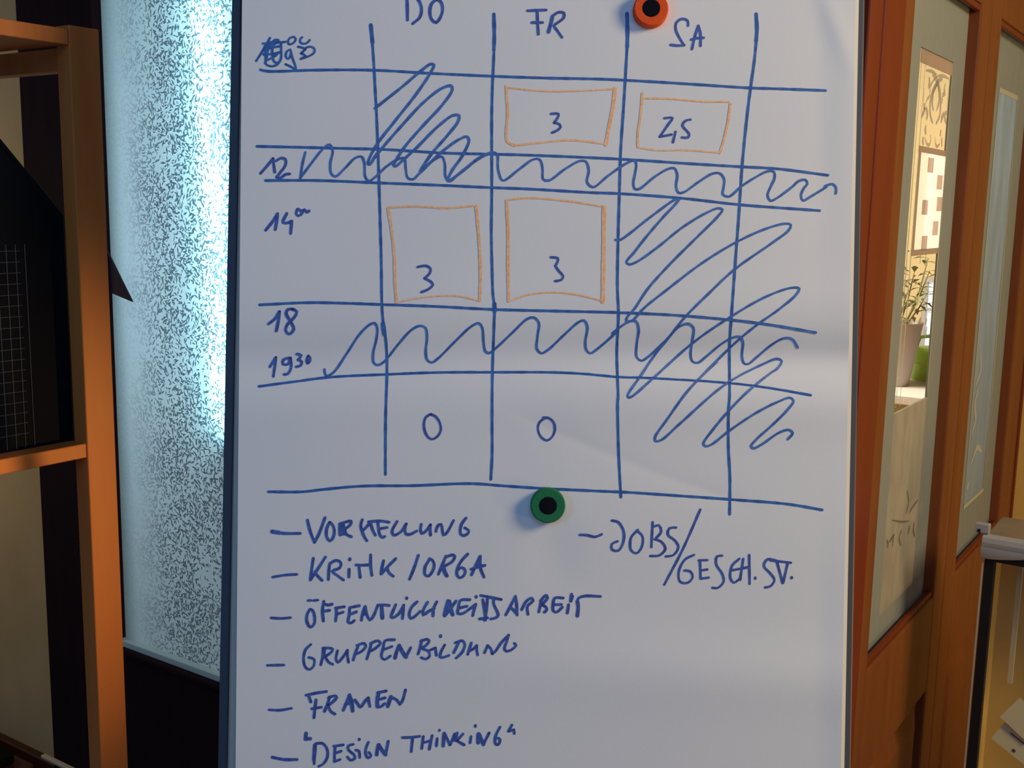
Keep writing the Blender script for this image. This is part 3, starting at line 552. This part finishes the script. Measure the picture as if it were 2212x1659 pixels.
writing('lettering', LT, [('H 332,970 410,985 497,985', 6.5), ('K 95,1080 88,1135', 8), ('K 88,1135 135,1130', 8), 'K 185,1180 172,1280 172,1370', ('K 180,1190 170,1330', 8), 'K 190,1178 250,1175 295,1230 297,1310 255,1375 215,1395', 'K 372,1210 367,1290 365,1350', 'K 365,1350 420,1330', 'K 360,1202 450,1190', 'K 365,1272 430,1250', 'K 545,1185 498,1200 500,1240 550,1280 562,1318 520,1337 490,1305', 'K 570,1240 600,1250 607,1310', ('K 603,1135 603,1141', 6), 'K 690,1165 665,1230 667,1290 690,1315 715,1290 695,1262', ('K 785,1190 775,1240 770,1285', 7.5), ('K 790,1190 820,1240 855,1283', 8), 'K 855,1283 880,1155',
    'K 1015,1120 1100,1118 1180,1108', 'K 1112,1130 1100,1255', 'K 1215,1110 1200,1225', 'K 1210,1170 1285,1150', 'K 1300,1100 1272,1232', 'K 1348,1130 1340,1200', ('K 1370,1048 1370,1053', 5.5), ('K 1415,1080 1405,1200', 7.5), 'K 1420,1085 1470,1190! 1490,1150 1515,1085', 'K 1540,1075 1520,1150', 'K 1595,1085 1535,1150! 1560,1165 1605,1190', 'K 1672,1110 1662,1170', ('K 1712,1005 1712,1014', 6), ('K 1742,1085 1740,1170', 8), ('K 1745,1085 1790,1185', 8), 'K 1790,1185 1845,1075', 'K 1948,1020 1905,1110 1905,1180 1930,1190 1950,1140 1930,1125', 'K 2062,1000 2030,1060! 2080,1045! 2085,1080'], 5.8, 'blue line reading DESIGN THINKING')
writing('lettering', LT, ['J 1620,305 1700,308 1800,330 1880,300', 'F 125,1020 165,1030 200,1090 197,1160 165,1213 125,1205 125,1170 160,1153', 'F 290,1080 247,1130 247,1210 282,1230 315,1190 320,1120 285,1085', 'F 385,1030 377,1190', 'F 390,1060 425,1050 440,1090 400,1140! 440,1155 467,1200 430,1242 370,1247', 'F 535,1065 492,1070 482,1110 530,1150 550,1190 520,1240 470,1250', 'F 690,950 580,1200 460,1430'], 5.4, 'blue line reading JOBS/')
writing('lettering', LT, ['F 650,1240 592,1270 552,1350 562,1412 610,1418 642,1380 625,1345 588,1340', 'F 688,1275 692,1392', 'F 692,1392 745,1385', 'F 680,1275 735,1273', 'F 690,1340 735,1333', 'F 830,1245 797,1250 792,1300 830,1360 840,1410 800,1452 768,1450', 'F 940,1265 893,1310 883,1390 905,1418 945,1390', 'F 965,1265 945,1400', 'F 1003,1240 1006,1425', 'F 895,1338 1000,1318', ('F 1042,1386 1042,1391', 6), 'F 1175,1275 1120,1268 1097,1310 1140,1360 1165,1400 1140,1440 1105,1448', 'F 1140,1275 1270,1290', 'F 1180,1280 1217,1420', 'F 1250,1290 1220,1420', ('F 1275,1383 1275,1388', 6)], 5.2, 'blue line reading GESCH. ST.')
OR = M['orange']
writing('marker_box', OR, [('B 240,605 250,800 240,950 247,995 300,1022', 5.59), ('B 300,1022 500,1000 700,985 930,1010', 4.30), ('B 1005,620 990,750 965,880 940,1018', 7.31), ('B 250,615 500,640 700,640 1000,625', 3.44)], 6, 'orange box around the 3 in the top row')
writing('marker_box', OR, [('B 1197,655 1185,800 1165,950 1165,1030', 5.16), ('B 1165,1035 1300,1055 1500,1055 1740,1072', 3.44), ('B 1815,730 1800,850 1770,980 1742,1075', 5.16), ('B 1205,690 1400,695 1600,712 1805,715', 3.44)], 6, 'orange box around the 2,5')
writing('marker_box', OR, [('L 290,110 320,300 340,500 345,700 357,860', 6.02), ('L 290,105 500,95 750,108 990,88', 4.30), ('L 990,90 1010,300 1025,600 1020,845', 6.02), ('L 360,862 500,830 700,808 850,810 1020,848', 3.44)], 6, 'orange box in the left afternoon cell')
writing('marker_box', OR, [('L 1235,55 1245,300 1245,600 1250,850', 6.45), ('L 1230,45 1400,28 1700,50 2000,95', 3.87), ('L 2010,100 2005,500 2000,855', 8.17), ('L 1265,845 1400,800 1600,780 1800,800 1990,845', 3.44)], 6, 'orange box in the middle afternoon cell')

def magnet(px, py, m, label):
    h0 = height(px, py) + .0006; c = bp(px, py, h0); r = .0189
    t = empty('round_magnet', c, label, 'magnet', 'magnets on the flipchart')
    ax = -FW
    MB().lathe(c, ax, [(r, 0), (r * 1.005, .002), (r * 1.0, .0090), (r * .975, .0108), (r * .93, .0115), (r * .52, .0115), (r * .5, .0109)], 56).build('felt_ring', m, t, smooth='angle')
    MB().lathe(c + ax * .0109, ax, [(r * .495, 0), (r * .495, .0006), (r * .46, .0013), (r * .30, .0016)], 40).build('black_centre', M['black'], t, smooth='angle')['label'] = 'black round centre'
magnet(1404, 25, M['red'], 'red round magnet with black centre at the top of the paper')
magnet(1183, 1090, M['green'], 'green round magnet with black centre above the topic list')

# ------------------------------------------------------------------ shelf on the left
SB = .774
sh = empty('wooden_shelf', rp(-.90, SB + .09, 0), 'orange brown wooden shelf unit left of the frosted glass', 'shelf')
for a0, b0 in ((-.640, SB), (-1.24, SB), (-1.24, SB + .36), (-.640, SB + .36)):
    rbox('post', M['shelf'], sh, a0, a0 + .043, b0, b0 + .027, 0, 1.708, bevel=.0015)
for z in (.06, .20, 1.163, 1.684):
    rbox('shelf_board', M['shelf'], sh, -1.197, -.6405, SB + .001, SB + .385, z, z + .019, bevel=.0012)
rbox('side_rail', M['shelf'], sh, -.632, -.612, SB + .027, SB + .36, 1.655, 1.683, bevel=.001)
rbox('side_rail', M['shelf'], sh, -.632, -.612, SB + .027, SB + .36, .15, .199, bevel=.001)
# black wire magazine holder on the lower board
HB = SB + .030
hd = empty('magazine_holder', rp(-.80, HB + .05, 1.182), 'black wire mesh magazine holder with slanted top on the wooden shelf', 'magazine holder')
ha0, ha1, hz0 = -.92, -.643, 1.1825
def side_outline(b): return [rp(ha0, b, hz0), rp(ha1, b, hz0), rp(ha1, b, 1.475), rp(-.735, b, 1.580), rp(ha0, b, 1.60)]
MB().prism(side_outline(HB), EU * .003).build('side_panel', M['mesh'], hd)
MB().prism(side_outline(HB + .085), EU * .003).build('side_panel', M['mesh'], hd)
MB().box(ha0, ha1, HB + .003, HB + .085, hz0, hz0 + .003).build('base_panel', M['mesh'], hd)
MB().box(ha1 - .003, ha1, HB + .003, HB + .085, hz0 + .003, 1.475).build('end_panel', M['mesh'], hd)
rim = MB()
for b in (HB + .0015, HB + .0865): rim.tube([rp(ha1, b, hz0), rp(ha1, b, 1.475), rp(-.735, b, 1.580), rp(ha0, b, 1.60)], .0042, 8)
rim.build('rim_wire', M['mesh'], hd, smooth=True)
gw = MB(); k = ha0 + .012
while k < ha1 - .05:
    gw.tube([rp(k, HB - .0008, hz0 + .002), rp(k, HB - .0008, 1.44)], .00045, 5); k += .0125
z = hz0 + .02
while z < 1.44:
    gw.tube([rp(ha0, HB - .0008, z), rp(ha1 - .06, HB - .0008, z)], .00045, 5); z += .0135
gw.build('wire_grid', M['wire'], hd)
# dark pointed pennant on the frosted glass behind the shelf post
def on_glass(x, y, a=-.003):
    p = on_plane(x, y, O + EV * a, EV); return p
pn = MB().prism([on_glass(285, 652), on_glass(236, 553), on_glass(190, 470), on_glass(150, 600), on_glass(240, 633)], EV * .004)
tag(pn.build('pennant', M['purple'], None), 'dark purple pointed pennant on the frosted glass, tip showing beside the shelf post', 'pennant')
# low dark box by the left wall with a black bag on it
lb = empty('low_box', rp(-.16, 2.12, 0), 'low dark red-brown box on the floor by the beige wall', 'box')
rbox('body', M['plinth'], lb, -.30, -.045, 1.93, 2.45, 0, .092, bevel=.004)
rbox('lid', M['plinth'], lb, -.31, -.035, 1.92, 2.46, .092, .112, bevel=.004)
bag = MB()
prof = [(-.25, 1.945), (-.062, 1.955), (-.050, 2.02), (-.050, 2.42), (-.25, 2.43)]
bag.prism([rp(a, b, .1125) for a, b in prof], (0, 0, .028))
tag(bag.build('black_pouch', mat('pouch_black', (.004, .004, .008), .9, spec=.1), None, bevel=.009), 'flat black pouch lying on the low dark box', 'pouch')
struct(rbox('trim_6', M['pale'], None, -.030, -.016, 1.62, 1.90, .131, .140, bevel=.003))

# ------------------------------------------------------------------ display case on the right
ca, cb, cz = .497, -.120, .950
W2, D2 = .62, .150
dc = empty('display_case', rp(ca + D2 / 2, cb - W2 / 2, 0), 'black framed glass display case with silver top edge in front of the door', 'display case')
rbox('top_tray', M['tray'], dc, ca + .004, ca + D2, cb - W2, cb, cz - .020, cz - .001, bevel=.002)
rail = MB()
prof = [(0, 0), (-.004, -.004), (-.006, -.012), (-.004, -.022), (.002, -.030), (.006, -.030), (.006, -.002), (.004, .002)]
rail.prism([rp(ca + p, cb + .004, cz + q) for p, q in prof], -EU * (W2 + .008)); rail.build('top_rail', M['chrome'], dc, bevel=.0012)
cl = MB().box(ca - .002, ca + .012, cb - .006, cb + .018, cz + .002, cz + .019); clip = cl.build('corner_clip', M['chrome'], dc, bevel=.002); clip['label'] = 'small silver corner clip'
MB().box(ca - .003, ca - .0015, cb + .008, cb + .013, cz + .003, cz + .009).build('clip_hole', M['blackmetal'], clip)
# curled silver end plate under the rail
ep = MB(); n = 12
for i in range(n + 1):
    b = cb + .004 - .085 * i / n; dz = -.014 * (1 - (i / n) ** 1.6)
    for p, q in ((-.006, -.020), (-.007, -.026 + dz), (-.003, -.028 + dz)): ep.v.append(rp(ca + p, b, cz + q))
for i in range(n):
    for j in range(2): ep.f.append((3 * i + j, 3 * i + j + 1, 3 * i + 4 + j, 3 * i + 3 + j))
ep.build('end_plate', M['chrome'], dc, smooth=True)
for a0, b1 in ((ca + .001, cb - .002), (ca + .001, cb - W2 + .019), (ca + D2 - .018, cb - .33), (ca + D2 - .018, cb - W2 + .019)):
    if True:
        rbox('corner_post', M['blackmetal'], dc, a0, a0 + .017, b1 - .017, b1, .0, cz - .031, bevel=.001)
rbox('cross_rail', M['blackmetal'], dc, ca + .001, ca + .012, cb - W2 + .02, cb - .020, cz - .046, cz - .031, bevel=.001)
rbox('glass_front', M['clear'], dc, ca + .006, ca + .009, cb - W2 + .02, cb - .020, .40, cz - .046)
rbox('side_panel', M['olive'], dc, ca + .018, ca + D2 - .004, cb - .006, cb - .003, .40, cz - .031)
rbox('back_panel', M['olive'], dc, ca + D2 - .004, ca + D2 - .001, cb - W2 + .02, cb - .003, .40, cz - .021)
rbox('glass_edge', M['pale'], dc, ca - .001, ca + .001, cb - .001, cb + .0015, .50, cz - .05)
rbox('base_shelf', M['tray'], dc, ca + .0, ca + D2, cb - W2, cb, .37, .40, bevel=.002)
rbox('inner_rod', M['leaflet'], dc, ca + .082, ca + .090, cb - .052, cb - .044, .66, cz - .031)
def leaflet(px, py, wd, ht, ang, lean, label, lines):
    d = ray(px, py); pl = O + EV * (ca + .055)
    c = on_plane(px, py, pl, EV); t = empty('leaflet', c, label, 'leaflet', 'leaflets in the display case')
    ux = -EU * math.cos(ang) - EZ * math.sin(ang); uz = EZ * math.cos(ang) * math.cos(lean) - EU * math.sin(ang) * math.cos(lean) + EV * math.sin(lean)
    nrm = np.cross(ux, uz); nrm = nrm / np.linalg.norm(nrm)
    q = [c + ux * x * wd + uz * z * ht for x, z in ((-.5, -.5), (.5, -.5), (.5, .5), (-.5, .5))]
    MB().prism(q, nrm * .002).build('sheet', M['leaflet'], t)
    pr = MB(); e = nrm * (.0026 if np.dot(nrm, CAM - c) > 0 else -.0006)
    for x0, x1, z0, z1 in lines: pr.add([c + e + ux * x * wd + uz * z * ht for x, z in ((x0, z0), (x1, z0), (x1, z1), (x0, z1))], [(0, 1, 2, 3)])
    if lines: pr.build('print', M['print'], t)
leaflet(2200, 1600, .072, .055, .52, .25, 'white leaflet with a dark printed line in the display case', [(-.25, .32, .02, .07), (.02, .10, -.40, -.30)])
leaflet(2212, 1556, .062, .050, .62, .25, 'white leaflet behind and above the printed one in the display case', [])

# ------------------------------------------------------------------ far room behind the door: cabinet, plant, watering can
cab = empty('low_cabinet', rp(2.15, .70, 0), 'beige cabinet with white top seen through the door glass', 'cabinet')
rbox('body', M['cabinet'], cab, 1.88, 2.42, .22, 1.2, 0, .935, bevel=.003)
rbox('cabinet_top', M['sill'], cab, 1.82, 2.45, .20, 1.22, .935, .9635, bevel=.003)
PA, PB_ = 2.02, .470
pot = empty('potted_plant', rp(PA, PB_, .9635), 'green leafy plant in a tall grey pot on the cabinet', 'plant')
pc = rp(PA, PB_, .9640)
MB().lathe(pc, EZ, [(.056, 0), (.058, .004), (.086, .190), (.088, .197), (.082, .197), (.078, .18), (.02, .178)], 40).build('pot', M['pot'], pot, smooth='angle')
rnd = random.Random(4)
st = MB(); lf = MB()
for s in range(13):
    q = 6.28 * s / 13 + rnd.uniform(-.3, .3); ln = rnd.uniform(.10, .24); sp = rnd.uniform(.03, .115)
    b0 = pc + np.array([math.cos(q) * .03, math.sin(q) * .03, .176]); tip = b0 + np.array([math.cos(q) * sp, math.sin(q) * sp, ln])
    mid = (b0 + tip) / 2 + np.array([math.cos(q) * .01, math.sin(q) * .01, .01]); pts = [b0, mid, tip]
    st.tube(pts, [.003, .0024, .0015], 6)
    for k in range(12):
        f_ = .35 + .65 * k / 11; base = b0 * (1 - f_) + tip * f_
        an = rnd.uniform(0, 6.28); el = rnd.uniform(-.5, .7); L = rnd.uniform(.030, .058)
        dr = np.array([math.cos(an) * math.cos(el), math.sin(an) * math.cos(el), math.sin(el)]); sd = np.cross(dr, EZ); sd /= np.linalg.norm(sd); up = np.cross(sd, dr)
        wd = L * .19
        lf.add([base, base + dr * L * .5 + sd * wd + up * .002, base + dr * L - EZ * .008, base + dr * L * .5 - sd * wd + up * .002, base + dr * L * .5 - up * .001], [(0, 1, 4), (1, 2, 4), (2, 3, 4), (3, 0, 4)])
st.build('stems', M['leaf'], pot); lf.build('foliage', M['leaf'], pot)
wc = empty('watering_can', rp(2.20, .395, .9635), 'lime green watering can beside the grey plant pot', 'watering can')
wcc = rp(2.205, .392, .9642)
MB().lathe(wcc, EZ, [(.058, 0), (.060, .004), (.062, .05), (.0625, .052), (.062, .054), (.060, .096), (.052, .104), (.02, .106)], 36).build('body', M['limegreen'], wc, smooth='angle')
MB().tube([wcc + EZ * .100 + EU * .05, wcc + EZ * .135 + EU * .04, wcc + EZ * .142, wcc + EZ * .135 - EU * .045, wcc + EZ * .10 - EU * .055], .006, 8).build('handle', mat('handle_green', (.08, .17, .03), .4), wc, smooth=True)
MB().tube([wcc + EZ * .03 - EU * .055, wcc + EZ * .08 - EU * .10, wcc + EZ * .13 - EU * .125], [.012, .009, .007], 10).build('spout', M['limegreen'], wc, smooth=True)

# ------------------------------------------------------------------ tube lamp behind the frosted partition
tl = empty('tube_lamp', rp(.13, 1.24, 0), 'tall glowing cyan tube lamp behind the frosted glass by the flipchart', 'lamp')
lc = lambda z, b: rp(.049, b, z)
MB().lathe(rp(.13, 1.24, 0), EZ, [(.075, 0), (.075, .012), (.02, .02)], 32).build('lamp_base', M['steel'], tl, smooth='angle')
MB().tube([rp(.13, 1.24, .015), rp(.13, 1.235, .93)], .008, 10).build('pole', M['steel'], tl, smooth=True)
MB().tube([lc(1.02, 1.238), lc(2.2, 1.285)], .016, 14).build('tube', M['tube'], tl, smooth=True)
MB().tube([rp(.13, 1.235, .93), lc(.96, 1.236), lc(1.025, 1.238)], .018, 14).build('socket', M['steel'], tl, smooth=True)
